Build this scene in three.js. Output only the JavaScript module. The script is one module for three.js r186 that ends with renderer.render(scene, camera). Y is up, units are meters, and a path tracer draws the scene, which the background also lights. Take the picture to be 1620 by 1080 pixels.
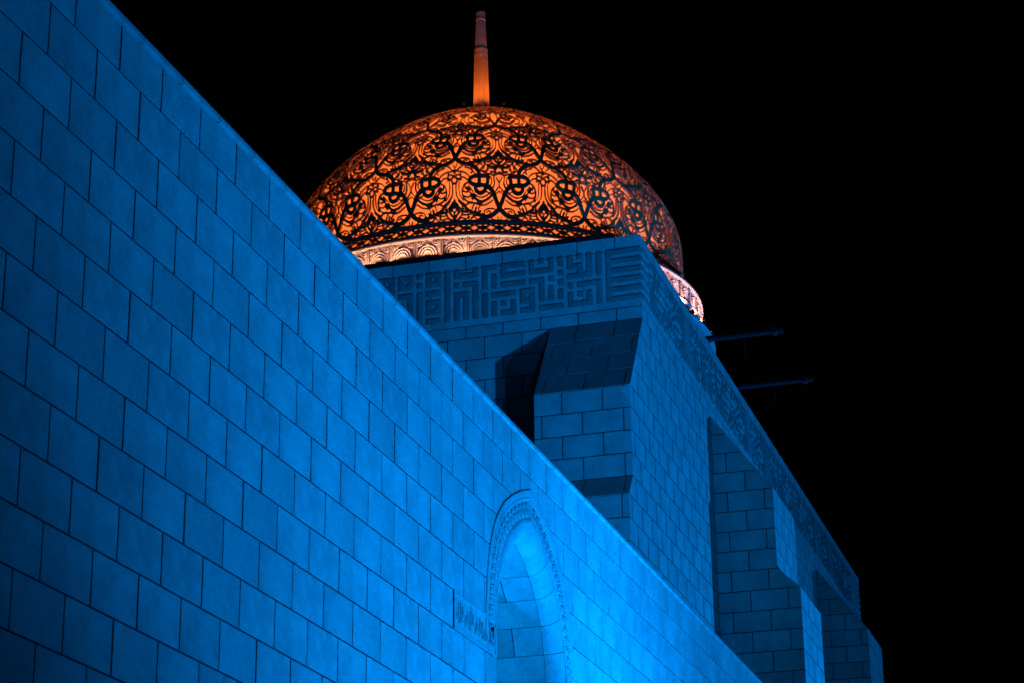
import * as THREE from 'three';
import { mergeGeometries } from 'three/addons/utils/BufferGeometryUtils.js';

// ------------------------------------------------------------------ camera, sky, moon, exposure
const scene = new THREE.Scene();
const camera = new THREE.PerspectiveCamera(2 * Math.atan(540 / 3572.4) * 180 / Math.PI, 1620 / 1080, 0.1, 2000);
const EYE = new THREE.Vector3(0, 1.6, 0);
camera.position.copy(EYE);
camera.up.set(0.11378025, 0.93532859, 0.33498431);
camera.lookAt(EYE.clone().add(new THREE.Vector3(-0.26791691, 0.35356895, -0.89621957)));
camera.updateMatrixWorld(); camera.updateProjectionMatrix();

const skyData = new Float32Array(64 * 32 * 4);
for (let i = 0; i < 64 * 32; i++) { skyData[i * 4] = 0.0002; skyData[i * 4 + 1] = 0.0003; skyData[i * 4 + 2] = 0.0005; skyData[i * 4 + 3] = 1; }
const skyTex = new THREE.DataTexture(skyData, 64, 32, THREE.RGBAFormat, THREE.FloatType);
skyTex.mapping = THREE.EquirectangularReflectionMapping; skyTex.magFilter = THREE.LinearFilter; skyTex.needsUpdate = true;
scene.background = skyTex; scene.environment = skyTex;
const moon = new THREE.DirectionalLight(new THREE.Color().setRGB(0.7, 0.85, 1), 0.004);
moon.position.set(40, 80, 30); moon.castShadow = true; scene.add(moon);
moon.name = 'moonlight';
moon.shadow.camera.left = moon.shadow.camera.bottom = -60; moon.shadow.camera.right = moon.shadow.camera.top = 60; moon.shadow.camera.far = 250;

const renderer = new THREE.WebGLRenderer({ antialias: true });
renderer.toneMapping = THREE.LinearToneMapping;
renderer.toneMappingExposure = 1;
renderer.shadowMap.enabled = true;

const BLUE = new THREE.Color().setRGB(0.0, 0.215, 1.0);
const LAMPS = {           // blue floods: where they stand, what they aim at, candela, half angle, penumbra
  wallUp:  { at: [-4.3, 0.9, -31.8], to: [-7.8, 9.3, -30.4], cd: 1050, ang: 0.88, pen: 1.0 },
  court:   { at: [0.8, 0.9, -23.5], to: [-7.8, 12.6, -22.4], cd: 1480, ang: 0.96, pen: 1.0 },
  dome:    { at: [4.0, 2.4, -3.0], to: [-16.0, 25.6, -50.5], cd: 900, ang: 0.1, pen: 1.0 },
  side:    { at: [1.27, 2.4, -25.85], to: [-15.8, 18.2, -40.7], cd: 1800, ang: 0.55, pen: 1.0 },
  roof:    { at: [-9.9, 10.95, -33.0], to: [-12.8, 17.5, -40.7], cd: 5, ang: 1.0, pen: 0.9 },
  east:    { at: [4.0, 1.2, -51.0], to: [-9.46, 15.0, -46.5], cd: 2250, ang: 0.9, pen: 0.9 },
  far:     { at: [5.0, 1.2, -68.5], to: [-9.46, 15.5, -67.5], cd: 1000, ang: 0.7, pen: 0.9 },  // extra flood, added to lift the shade beyond the second buttress
};
const ORANGE = new THREE.Color().setRGB(1.0, 0.205, 0.03);
const PEACH = new THREE.Color().setRGB(1.0, 0.46, 0.29);

// ------------------------------------------------------------------ helpers
let seed = 12345;
const rnd = () => { seed = (seed * 1664525 + 1013904223) >>> 0; return seed / 4294967296; };
const taken = new Map();
function numbered(name) { const n = taken.get(name) ?? 0; taken.set(name, n + 1); return n ? `${name}_${String(n).padStart(3, '0')}` : name; }
function thing(name, label, category, group) {
  const o = new THREE.Group(); o.name = numbered(name); o.userData = { label, category }; if (group) o.userData.group = group;
  scene.add(o); return o;
}
function part(name, geo, mat, parent) {
  const m = new THREE.Mesh(geo, mat); m.name = name; m.castShadow = m.receiveShadow = true; parent.add(m); return m;
}
const V3 = (x, y, z) => new THREE.Vector3(x, y, z);
function screen(p) { const v = p.clone().project(camera); return [(v.x + 1) * 810, (1 - v.y) * 540, v.z]; }

// noise textures
function vnoise(W, cells, sd) {
  const g = new Float32Array(cells * cells); let s = sd; for (let i = 0; i < g.length; i++) { s = (s * 1664525 + 1013904223) >>> 0; g[i] = s / 4294967296; }
  const out = new Float32Array(W * W);
  for (let y = 0; y < W; y++) for (let x = 0; x < W; x++) {
    const fx = x / W * cells, fy = y / W * cells, ix = Math.floor(fx), iy = Math.floor(fy); let tx = fx - ix, ty = fy - iy;
    tx = tx * tx * (3 - 2 * tx); ty = ty * ty * (3 - 2 * ty);
    const a = g[(iy % cells) * cells + ix % cells], b = g[(iy % cells) * cells + (ix + 1) % cells], c = g[((iy + 1) % cells) * cells + ix % cells], d = g[((iy + 1) % cells) * cells + (ix + 1) % cells];
    out[y * W + x] = a + (b - a) * tx + (c - a) * ty + (a - b - c + d) * tx * ty;
  }
  return out;
}
function stoneTexture(W, lo, hi, layers, sd, stripes = 0) {
  const acc = new Float32Array(W * W);
  layers.forEach(([cells, amp], i) => { const n = vnoise(W, cells, sd + i * 77); for (let k = 0; k < acc.length; k++) acc[k] += (n[k] - 0.5) * amp; });
  if (stripes) { const n = vnoise(W, 64, sd + 991), m = vnoise(W, 9, sd + 55); for (let y = 0; y < W; y++) for (let x = 0; x < W; x++) acc[y * W + x] += (n[(Math.floor(y / 16) % W) * W + x] - 0.5) * stripes * (0.3 + m[y * W + x]); }
  const d = new Uint8Array(W * W * 4);
  for (let k = 0; k < acc.length; k++) {
    const v = Math.max(0, Math.min(1, (lo + hi) / 2 + acc[k]));
    d[k * 4] = v * 255; d[k * 4 + 1] = v * 253; d[k * 4 + 2] = v * 250; d[k * 4 + 3] = 255;
  }
  const t = new THREE.DataTexture(d, W, W); t.wrapS = t.wrapT = THREE.RepeatWrapping; t.magFilter = THREE.LinearFilter; t.minFilter = THREE.LinearMipmapLinearFilter; t.generateMipmaps = true; t.needsUpdate = true;
  return t;
}
const texStone = stoneTexture(1024, 0.8, 0.98, [[5, 0.12], [17, 0.1], [60, 0.07], [230, 0.08], [512, 0.08]], 3, 0.02);
texStone.colorSpace = THREE.SRGBColorSpace;
const texBump = stoneTexture(1024, 0.4, 0.6, [[40, 0.12], [160, 0.25], [420, 0.35]], 91);
const texPeck = stoneTexture(512, 0.4, 0.6, [[40, 0.35], [90, 0.5], [200, 0.5]], 17);
const M = {};
const tones = [[0.50, 0.43, 0.34], [0.52, 0.45, 0.355], [0.47, 0.40, 0.315], [0.505, 0.435, 0.34], [0.54, 0.465, 0.37]];
const stoneMats = tones.map((c, i) => {
  const m = new THREE.MeshStandardMaterial({ color: new THREE.Color().setRGB(...c), map: texStone, bumpMap: texBump, bumpScale: 0.003, roughness: 0.86 }); m.name = 'limestone_' + i; return m;
});
M.mortar = new THREE.MeshStandardMaterial({ color: new THREE.Color().setRGB(0.022, 0.02, 0.018), roughness: 0.95 });
M.core = new THREE.MeshStandardMaterial({ color: new THREE.Color().setRGB(0.16, 0.14, 0.12), roughness: 0.95 });
M.plainStone = new THREE.MeshStandardMaterial({ color: new THREE.Color().setRGB(0.5, 0.43, 0.34), map: texStone, bumpMap: texBump, bumpScale: 0.003, roughness: 0.86 });
M.smoothStone = new THREE.MeshStandardMaterial({ color: new THREE.Color().setRGB(0.47, 0.4, 0.315), map: texStone, roughness: 0.9 });
M.carved = new THREE.MeshStandardMaterial({ color: new THREE.Color().setRGB(0.49, 0.42, 0.33), map: texStone, bumpMap: texPeck, bumpScale: 0.002, roughness: 0.9 });
M.pecked = new THREE.MeshStandardMaterial({ color: new THREE.Color().setRGB(0.3, 0.25, 0.195), map: texStone, bumpMap: texPeck, bumpScale: 0.012, roughness: 0.95 });
M.marble = new THREE.MeshStandardMaterial({ color: new THREE.Color().setRGB(0.72, 0.62, 0.52), map: texStone, roughness: 0.7 });
M.lattice = new THREE.MeshStandardMaterial({ color: new THREE.Color().setRGB(0.36, 0.24, 0.11), roughness: 0.42, metalness: 0.2 });
M.bandMetal = new THREE.MeshStandardMaterial({ color: new THREE.Color().setRGB(0.34, 0.29, 0.2), roughness: 0.5, metalness: 0.2 });
M.shell = new THREE.MeshPhysicalMaterial({ color: new THREE.Color().setRGB(0.86, 0.72, 0.55), roughness: 1, transmission: 0.5, thickness: 0, side: THREE.DoubleSide });
M.gilt = new THREE.MeshStandardMaterial({ color: new THREE.Color().setRGB(0.6, 0.44, 0.24), map: texStone, roughness: 0.55, metalness: 0.15 });
M.dark = new THREE.MeshStandardMaterial({ color: new THREE.Color().setRGB(0.035, 0.035, 0.04), roughness: 0.6, metalness: 0.4 });
M.boom = new THREE.MeshPhysicalMaterial({ color: new THREE.Color().setRGB(0.022, 0.022, 0.022), roughness: 1, specularIntensity: 0.15 });
M.roof = new THREE.MeshStandardMaterial({ color: new THREE.Color().setRGB(0.05, 0.05, 0.05), roughness: 0.9 });
M.paving = new THREE.MeshStandardMaterial({ color: new THREE.Color().setRGB(0.3, 0.27, 0.23), map: texStone, roughness: 0.6 });
M.blueLens = new THREE.MeshStandardMaterial({ color: 0x050505, emissive: BLUE, emissiveIntensity: 6 });
M.orangeLens = new THREE.MeshStandardMaterial({ color: 0x050505, emissive: ORANGE, emissiveIntensity: 4 });
M.peachLens = new THREE.MeshStandardMaterial({ color: 0x050505, emissive: PEACH, emissiveIntensity: 3 });
M.glass = new THREE.MeshPhysicalMaterial({ color: 0x8899aa, roughness: 0.1, metalness: 0.2, clearcoat: 1 });

// ---- a stone: a convex polygon in (u, v) with chamfered rim, facing +w
function polyStone(pts, ch, dp, uo, vo) {
  const n = pts.length, inn = [];
  for (let i = 0; i < n; i++) {
    const p = pts[(i + n - 1) % n], c = pts[i], q = pts[(i + 1) % n];
    const d1 = [c[0] - p[0], c[1] - p[1]], d2 = [q[0] - c[0], q[1] - c[1]];
    const l1 = Math.hypot(...d1), l2 = Math.hypot(...d2), n1 = [-d1[1] / l1, d1[0] / l1], n2 = [-d2[1] / l2, d2[0] / l2];
    const k = ch / Math.max(0.25, 1 + n1[0] * n2[0] + n1[1] * n2[1]);
    inn.push([c[0] + (n1[0] + n2[0]) * k, c[1] + (n1[1] + n2[1]) * k]);
  }
  const P = [], UV = [];
  const S = 1 / 2.6;
  const tri = (a, b, c) => { for (const v of [a, b, c]) { P.push(v[0], v[1], v[2]); UV.push((v[0] + uo + v[2]) * S, (v[1] + vo + v[2]) * S); } };
  for (let i = 1; i < n - 1; i++) tri([...inn[0], 0], [...inn[i], 0], [...inn[i + 1], 0]);
  for (let i = 0; i < n; i++) {
    const j = (i + 1) % n, a = [...inn[i], 0], b = [...inn[j], 0], c = [...pts[i], -ch], d = [...pts[j], -ch], e = [...pts[i], -dp], f = [...pts[j], -dp];
    tri(a, c, b); tri(b, c, d); tri(c, e, d); tri(d, e, f);
  }
  const g = new THREE.BufferGeometry();
  g.setAttribute('position', new THREE.Float32BufferAttribute(P, 3)); g.setAttribute('uv', new THREE.Float32BufferAttribute(UV, 2)); g.computeVertexNormals();
  return g;
}
const clipHalf = (pts, a, b, c) => {          // keep a*u + b*v <= c
  const out = [];
  for (let i = 0; i < pts.length; i++) {
    const p = pts[i], q = pts[(i + 1) % pts.length], dp = a * p[0] + b * p[1] - c, dq = a * q[0] + b * q[1] - c;
    if (dp <= 0) out.push(p);
    if ((dp < 0 && dq > 0) || (dp > 0 && dq < 0)) { const t = dp / (dp - dq); out.push([p[0] + (q[0] - p[0]) * t, p[1] + (q[1] - p[1]) * t]); }
  }
  return out;
};
const cache = new Map();
function rectStone(L, H, dp = 0.05) {
  const variant = Math.floor(rnd() * 5), key = [L.toFixed(3), H.toFixed(3), dp, variant].join();
  if (!cache.has(key)) cache.set(key, polyStone([[0, 0], [L, 0], [L, H], [0, H]], 0.002, dp, variant * 0.53, variant * 0.37));
  return cache.get(key);
}
const pending = [];   // stones wait here: { thing, geo, mat, matrix, area }
const GAP = 0.0105; let gapU = GAP, gapV = GAP;
function placeStone(owner, geo, U, Vv, N, origin, centre, size) {
  const m = new THREE.Matrix4().makeBasis(U, Vv, N).setPosition(origin.clone().addScaledVector(N, (rnd() - 0.5) * 0.001));
  const s = screen(centre), d = centre.distanceTo(EYE);
  const inside = s[0] > -60 && s[0] < 1680 && s[1] > -60 && s[1] < 1140 && s[2] < 1;
  const facing = Math.abs(N.dot(centre.clone().sub(EYE).normalize()));
  pending.push({ owner, geo, mat: stoneMats[Math.floor(rnd() * stoneMats.length)], matrix: m, area: inside ? size * facing / (d * d) : 1e-9 / d });
}
// courses of stones on the plane (origin, U, Vv); rows = list of v levels (bottom to top); clip = list of [a,b,c]
function courses(owner, origin, U, Vv, rows, u0, u1, len, phase, clips = [], skip = null) {
  const N = U.clone().cross(Vv).normalize();
  for (let r = 0; r < rows.length - 1; r++) {
    const v0 = rows[r] + gapV, v1 = rows[r + 1] - gapV;
    const ph = typeof phase === 'function' ? phase(r) : (phase + (r % 2 ? len / 2 : 0));
    let k0 = Math.floor((u0 - ph) / len) - 1;
    for (let k = k0; ; k++) {
      let a = ph + k * len, b = a + len; if (a >= u1) break;
      a = Math.max(a, u0); b = Math.min(b, u1);
      if (b - a < 0.04) continue;
      a += gapU; b -= gapU;
      if (a < u0 + 0.02) a = u0; if (b > u1 - 0.02) b = u1;
      let pts = [[a, v0], [b, v0], [b, v1], [a, v1]], cut = false;
      for (const c of clips) { const before = pts.length, q = clipHalf(pts, ...c); if (q.length !== before || q.some((p, i) => p !== pts[i])) cut = true; pts = q; if (pts.length < 3) break; }
      if (pts.length < 3) continue;
      const cu = pts.reduce((s, p) => s + p[0], 0) / pts.length, cv = pts.reduce((s, p) => s + p[1], 0) / pts.length;
      if (skip && skip(a, b, v0, v1, cu, cv)) continue;
      const centre = origin.clone().addScaledVector(U, cu).addScaledVector(Vv, cv);
      if (!cut) placeStone(owner, rectStone(b - a, v1 - v0), U, Vv, N, origin.clone().addScaledVector(U, a).addScaledVector(Vv, v0), centre, (b - a) * (v1 - v0));
      else placeStone(owner, polyStone(pts.map((p) => [p[0] - a, p[1] - v0]), 0.002, 0.05, rnd() * 2, rnd() * 2), U, Vv, N, origin.clone().addScaledVector(U, a).addScaledVector(Vv, v0), centre, (b - a) * (v1 - v0));
    }
  }
}
function settleStones() {          // the 290 that show largest on each thing are single stones, the rest one part
  const by = new Map(); for (const p of pending) { if (!by.has(p.owner)) by.set(p.owner, []); by.get(p.owner).push(p); }
  for (const [owner, list] of by) {
    list.sort((a, b) => b.area - a.area);
    list.slice(0, 290).forEach((p, i) => { const m = part(i ? `stone_${String(i).padStart(3, '0')}` : 'stone', p.geo, p.mat, owner); m.applyMatrix4(p.matrix); });
    const rest = list.slice(290);
    if (rest.length) {
      const m = part('stone_courses', mergeGeometries(rest.map((p) => { const g = p.geo.clone(); g.applyMatrix4(p.matrix); return g; })), M.plainStone, owner); m.userData.kind = 'stuff';
    }
  }
}
function boxGeo(x0, x1, y0, y1, z0, z1) {
  const g = new THREE.BoxGeometry(Math.abs(x1 - x0), Math.abs(y1 - y0), Math.abs(z1 - z0)); g.translate((x0 + x1) / 2, (y0 + y1) / 2, (z0 + z1) / 2);
  const p = g.attributes.position, n = g.attributes.normal, uv = g.attributes.uv;
  for (let i = 0; i < p.count; i++) { const ax = Math.abs(n.getX(i)) > 0.5, ay = Math.abs(n.getY(i)) > 0.5; uv.setXY(i, (ax ? p.getZ(i) : p.getX(i)) / 2.6, (ay ? p.getZ(i) : p.getY(i)) / 2.6); }
  return g;
}

// ------------------------------------------------------------------ ground
{
  const g = new THREE.PlaneGeometry(1600, 1600); g.rotateX(-Math.PI / 2);
  const uv = g.attributes.uv; for (let i = 0; i < uv.count; i++) uv.setXY(i, uv.getX(i) * 500, uv.getY(i) * 500);
  const m = new THREE.Mesh(g, M.paving); m.name = 'ground'; m.receiveShadow = true; m.userData.kind = 'structure'; scene.add(m);
}

// ------------------------------------------------------------------ the near wall with its arched recess
const WX = -7.8, WH = 0.4504, WTOP = 10.726, WA = 0.3955, WZ0 = 13.747;
const wall = thing('courtyard_wall', 'long limestone ashlar wall with a carved pointed arch recess, flooded blue', 'wall');
const XL0 = -20; const UX = V3(1, 0, 0), UZ = V3(0, 0, -1), UY = V3(0, 1, 0);
const AZ = 26.82;                       // arch axis
const crv = (pts) => new THREE.CatmullRomCurve3(pts.map(([a, b]) => V3(a, b, 0)), false, 'centripetal');
const halfOuter = crv([[1.965, 7.2], [1.965, 7.6], [1.96, 7.95], [1.94, 8.25], [1.875, 8.6], [1.755, 8.95], [1.565, 9.26], [1.26, 9.55], [0.86, 9.79], [0.42, 9.98], [0, 10.115]]);
const halfInner = crv([[1.575, 7.0], [1.575, 7.5], [1.565, 7.9], [1.52, 8.2], [1.42, 8.52], [1.26, 8.84], [1.03, 9.12], [0.73, 9.36], [0.38, 9.54], [0, 9.665]]);
const halfDeep = crv([[1.36, 7.0], [1.36, 7.5], [1.35, 7.9], [1.305, 8.15], [1.215, 8.42], [1.075, 8.7], [0.87, 8.94], [0.61, 9.15], [0.31, 9.31], [0, 9.41]]);
const outline = (c, n) => { const p = c.getPoints(n); return p; };
{
  // core with the recess cut in
  const sh = new THREE.Shape(); sh.moveTo(8, 0); sh.lineTo(48, 0); sh.lineTo(48, 10.66); sh.lineTo(8, 10.66); sh.closePath();
  const hole = new THREE.Path(), R = halfInner.getPoints(40), hp = [];
  hp.push([AZ - 1.575 - 0.05, 1.0]); hp.push([AZ + 1.575 + 0.05, 1.0]);
  for (const p of R) hp.push([AZ + p.x + 0.05, p.y + 0.05]);
  for (const p of R.slice(0, -1).reverse()) hp.push([AZ - p.x - 0.05, p.y + 0.05]);
  hp.forEach((p, i) => (i ? hole.lineTo(...p) : hole.moveTo(...p))); hole.closePath(); sh.holes.push(hole);
  const g = new THREE.ExtrudeGeometry(sh, { depth: 1.45, bevelEnabled: false, curveSegments: 1 });
  // shape (z', y) extruded: map to world x = WX-0.03-depth, z = -z'
  g.applyMatrix4(new THREE.Matrix4().makeBasis(V3(0, 0, -1), V3(0, 1, 0), V3(1, 0, 0)));
  g.translate(WX - 0.007 - 1.45, 0, 0);
  part('wall_core', g, M.mortar, wall);
  part('recess_back', boxGeo(WX - 1.6, WX - 1.35, 0.9, 9.9, -(AZ - 1.75), -(AZ + 1.75)), M.plainStone, wall);
}
{
  // ashlar
  const rows = []; for (let r = 23; r >= 1; r--) rows.push(WTOP - WH * r); rows.push(10.70);
  const nR = rows.length - 1;
  const outP = halfOuter.getPoints(60), inP = halfInner.getPoints(60);
  const halfAt = (P, y) => { if (y <= P[0].y) return P[0].x; if (y >= P[P.length - 1].y) return -1; for (let i = 1; i < P.length; i++) if (P[i].y >= y) { const t = (y - P[i - 1].y) / (P[i].y - P[i - 1].y); return P[i - 1].x + (P[i].x - P[i - 1].x) * t; } return -1; };
  const origin = V3(WX, 0, 0);
  const jit = (k, r) => 0.0082 + 0.0022 * Math.floor((Math.abs(Math.sin(k * 12.9898 + r * 78.233)) * 43758.5453 % 1) * 3.6 % 3.2);
  const archHalf = (y) => (y > 7.965 ? halfAt(outP, y) : halfAt(inP, y));
  // for each course, split into left and right of the arch
  for (let i = 0; i < nR; i++) {
    const v0 = rows[i] + 0.0095, v1 = rows[i + 1] - 0.0095, r = nR - 1 - i;           // r = course number from the top
    const impost = Math.abs(rows[i] - (WTOP - WH * 7)) < 0.01;
    for (let k = -14; k < 88; k++) {
      if (((r + k) % 2 + 2) % 2 !== 1) continue;
      let a = WZ0 + WA * k + jit(k, r), b = WZ0 + WA * (k + 2) - jit(k + 2, r);
      if (b < 8.6 || a > 47.5) continue;
      const base = [[a, v0], [b, v0], [b, v1], [a, v1]];
      const put = (pts) => {
        if (pts.length < 3) return;
        const cu = pts.reduce((s, p) => s + p[0], 0) / pts.length, cv = pts.reduce((s, p) => s + p[1], 0) / pts.length;
        const full = pts.length === 4 && pts.every((p, q) => Math.abs(p[0] - base[q][0]) < 1e-6 && Math.abs(p[1] - base[q][1]) < 1e-6);
        const lu = Math.min(...pts.map((p) => p[0])), hu = Math.max(...pts.map((p) => p[0]));
        if (hu - lu < 0.03) return;
        placeStone(wall, full ? rectStone(b - a, v1 - v0) : polyStone(pts.map((p) => [p[0] - lu, p[1] - v0]), 0.002, 0.05, rnd() * 2, rnd() * 2), UZ, UY, V3(1, 0, 0), V3(WX, v0, -lu), V3(WX, cv, -cu), (hu - lu) * (v1 - v0));
      };
      if (impost && b > AZ - 3.18 + 0.1 && a < AZ + 3.18 - 0.1) {            // carved impost panels take this course
        if (a < AZ - 3.18 - 0.05) put([[a, v0], [AZ - 3.18 - GAP, v0], [AZ - 3.18 - GAP, v1], [a, v1]]);
        else if (b > AZ + 3.18 + 0.05) put([[AZ + 3.18 + GAP, v0], [b, v0], [b, v1], [AZ + 3.18 + GAP, v1]]);
        continue;
      }
      const hTop = archHalf(v1), hBot = archHalf(v0);
      if (Math.max(hTop, hBot) <= 0 || b < AZ - hBot || a > AZ + hBot) { put(base); continue; }
      // left piece and right piece, following the curve with several points
      const ys = []; for (let q = 0; q <= 9; q++) ys.push(v0 + (v1 - v0) * q / 9);
      for (const s of [-1, 1]) {
        const edge = ys.map((y) => { const h = archHalf(y); return h > 0 ? AZ + s * h : AZ; });
        const lim = edge.map((e) => (s < 0 ? Math.min(b, e - 0.004) : Math.max(a, e + 0.004)));
        let pts = s < 0 ? [[a, v0], ...ys.map((y, q) => [lim[q], y]), [a, v1]] : [[b, v1], ...ys.map((y, q) => [lim[q], y]).reverse(), [b, v0]];
        // drop repeated or inverted points
        pts = pts.filter((p) => (s < 0 ? p[0] >= a - 1e-6 : p[0] <= b + 1e-6));
        const q2 = []; for (const p of pts) if (!q2.length || Math.hypot(p[0] - q2[q2.length - 1][0], p[1] - q2[q2.length - 1][1]) > 0.004) q2.push(p);
        if (q2.length > 2 && Math.hypot(q2[0][0] - q2[q2.length - 1][0], q2[0][1] - q2[q2.length - 1][1]) < 0.004) q2.pop();
        const ar = q2.reduce((t, p, n) => { const w = q2[(n + 1) % q2.length]; return t + p[0] * w[1] - w[0] * p[1]; }, 0) / 2;
        if (q2.length >= 3 && ar > 0.008) put(concaveSafe(q2));
        if (hTop <= 0 && s < 0 && a >= AZ) continue;
      }
    }
  }
  function concaveSafe(p) { return p; }
  part('arcade_roof', boxGeo(XL0, WX - 1.44, 9.9, 10.22, -9, -39.05), M.roof, wall);
  // coping
  const n = 50;
  for (let i = 0; i < n; i++) {
    const z0 = 8.2 + i * 0.79, z1 = z0 + 0.782;
    const sh = new THREE.Shape(); sh.moveTo(-0.35, 0.0); sh.lineTo(-0.03, 0.0); sh.lineTo(-0.03, 0.008); sh.lineTo(0.01, 0.012); sh.quadraticCurveTo(0.02, 0.022, 0.02, 0.036); sh.lineTo(0.02, 0.066); sh.lineTo(0.008, 0.092); sh.lineTo(-0.35, 0.098); sh.closePath();
    let g = cache.get('coping'); if (!g) { g = new THREE.ExtrudeGeometry(sh, { depth: 0.782, bevelEnabled: false, curveSegments: 4 }); const uv = g.attributes.uv; for (let q = 0; q < uv.count; q++) uv.setXY(q, uv.getX(q) / 2.6, uv.getY(q) / 2.6); cache.set('coping', g); }
    const m = part(i ? `coping_stone_${String(i).padStart(3, '0')}` : 'coping_stone', g, M.smoothStone, wall); m.position.set(WX, 10.703, -z1);
  }
}
// sweeping a strip between two arch curves: h(s) is how far it stands out of the wall
function archPoint(curve, t, side) { const p = curve.getPoint(t); return [AZ + side * p.x, p.y]; }
function sweep(cA, cB, prof, t0, t1, nt, side) {           // prof: list of [s, w]; s blends cA -> cB, w = outwards
  const P = [], UV = [], I = [], np = prof.length;
  let L = 0, last = null;
  for (let i = 0; i <= nt; i++) {
    const t = t0 + (t1 - t0) * i / nt, a = archPoint(cA, t, side), b = archPoint(cB, t, side);
    if (last) L += Math.hypot(a[0] - last[0], a[1] - last[1]); last = a;
    let D = 0; const wd = Math.hypot(a[0] - b[0], a[1] - b[1]);
    for (let k = 0; k < np; k++) {
      const [s, w] = prof[k]; if (k) D += Math.hypot((s - prof[k - 1][0]) * wd, w - prof[k - 1][1]);
      P.push(WX + w, a[1] + (b[1] - a[1]) * s, -(a[0] + (b[0] - a[0]) * s)); UV.push(L / 2.6, D / 2.6);
    }
  }
  for (let i = 0; i < nt; i++) for (let k = 0; k < np - 1; k++) { const q = i * np + k; if (side > 0) I.push(q, q + 1, q + np, q + 1, q + np + 1, q + np); else I.push(q, q + np, q + 1, q + 1, q + np, q + np + 1); }
  const g = new THREE.BufferGeometry(); g.setAttribute('position', new THREE.Float32BufferAttribute(P, 3)); g.setAttribute('uv', new THREE.Float32BufferAttribute(UV, 2)); g.setIndex(I); g.computeVertexNormals(); return g;
}
{
  // carved archivolt: fillet, bead, leaf band, inner rim (s = 0 inner curve, 1 outer curve)
  const prof = [[0.0, -0.004], [0.0, 0.012], [0.03, 0.022], [0.10, 0.022], [0.13, 0.004], [0.16, -0.012], [0.68, -0.012], [0.70, 0.006], [0.72, 0.016], [0.75, 0.02], [0.78, 0.016], [0.80, 0.006], [0.82, 0.026], [0.97, 0.03], [1.0, 0.02], [1.0, -0.03]];
  const tImp = (() => { let t = 0; while (halfOuter.getPoint(t).y < 7.93) t += 0.002; return t; })();
  for (const p of prof) p[1] = p[1] > 0 ? p[1] * 0.25 + 0.003 : Math.max(p[1], -0.03) > -0.02 ? -0.002 : p[1];
  for (const side of [-1, 1]) part('archivolt', sweep(halfInner, halfOuter, prof, tImp - 0.045, 1, 60, side), M.carved, wall);
  // leaves of the carved band, and a rope of small beads
  const leaf = new THREE.SphereGeometry(1, 8, 6), leaves = [], beads = [];
  for (const side of [-1, 1]) for (let i = 0; i < 18; i++) {
    const t = tImp + 0.02 + (0.955 - tImp) * (i + 0.5) / 18, a = archPoint(halfInner, t, side), b = archPoint(halfOuter, t, side), a2 = archPoint(halfInner, t + 0.01, side), b2 = archPoint(halfOuter, t + 0.01, side);
    const dir = Math.atan2(b[1] - a[1], b[0] - a[0]), wd = Math.hypot(b[0] - a[0], b[1] - a[1]);
    for (const [s, off, rl, rw, tilt] of [[0.40, 0, 0.24, 0.03, 0.0], [0.33, 0.045, 0.15, 0.02, 0.5], [0.33, -0.045, 0.15, 0.02, -0.5], [0.56, 0.04, 0.09, 0.018, -0.5], [0.56, -0.04, 0.09, 0.018, 0.5]]) {
      const tx = -Math.sin(dir), ty = Math.cos(dir);
      const g = leaf.clone(); g.scale(wd * rl, rw, 0.012); g.rotateZ(dir + tilt);
      const zc = a[0] + (b[0] - a[0]) * s + tx * off, yc = a[1] + (b[1] - a[1]) * s + ty * off;
      g.applyMatrix4(new THREE.Matrix4().makeBasis(V3(0, 0, -1), V3(0, 1, 0), V3(1, 0, 0)).setPosition(WX - 0.001, yc, -zc)); leaves.push(g);
    }
  }
  const bead = new THREE.SphereGeometry(0.009, 6, 5);
  for (const side of [-1, 1]) for (let i = 0; i < 95; i++) {
    const t = tImp + (0.995 - tImp) * (i + 0.5) / 95, a = archPoint(halfInner, t, side), b = archPoint(halfOuter, t, side), s = 0.75;
    const g = bead.clone(); g.translate(WX + 0.004, a[1] + (b[1] - a[1]) * s, -(a[0] + (b[0] - a[0]) * s)); beads.push(g);
  }
  part('carved_leaves', mergeGeometries(leaves), M.carved, wall).userData.kind = 'stuff';
  part('carved_beads', mergeGeometries(beads), M.carved, wall).userData.kind = 'stuff';
  // rounded arris and reveal, cut into voussoirs of about 0.44 m
  const len = halfInner.getLength(), cuts = []; for (let s = 0; s < len - 0.15; s += 0.437) cuts.push(s / len); cuts[cuts.length - 1] = 1; if (cuts[0] !== 0) cuts.unshift(0);
  const arcT = (u) => halfInner.getUtoTmapping(u);
  const quarter = []; for (let k = 0; k <= 8; k++) { const a = Math.PI / 2 * k / 8; quarter.push([Math.sin(a), -0.215 * (1 - Math.cos(a)) ]); }
  // sin/1-cos gives a round that leaves the wall face and turns into the reveal
  let ni = 0, nj = 0;
  for (const side of [-1, 1]) for (let i = 0; i < cuts.length - 1; i++) {
    const g0 = 0.0045 / len, ta = arcT(cuts[i] + (i ? g0 : 0)), tb = arcT(Math.min(1, cuts[i + 1] - (i < cuts.length - 2 ? g0 : 0)));
    const g = sweep(halfInner, halfDeep, quarter.map(([s, w]) => [s, w - 0.004]), ta, tb, 8, -side); g.computeVertexNormals();
    // sweep with the mirrored side flag flips the winding only; rebuild at the true side
    const gg = sweep(halfInner, halfDeep, quarter.map(([s, w]) => [s, w - 0.004]), ta, tb, 8, side);
    part(ni ? `arris_stone_${String(ni).padStart(3, '0')}` : 'arris_stone', gg, stoneMats[(i * 3 + 1) % 5], wall); ni++; g.dispose();
    const brk = i % 2 ? [0.222, 0.62, 1.36] : [0.222, 1.0, 1.36];
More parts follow.
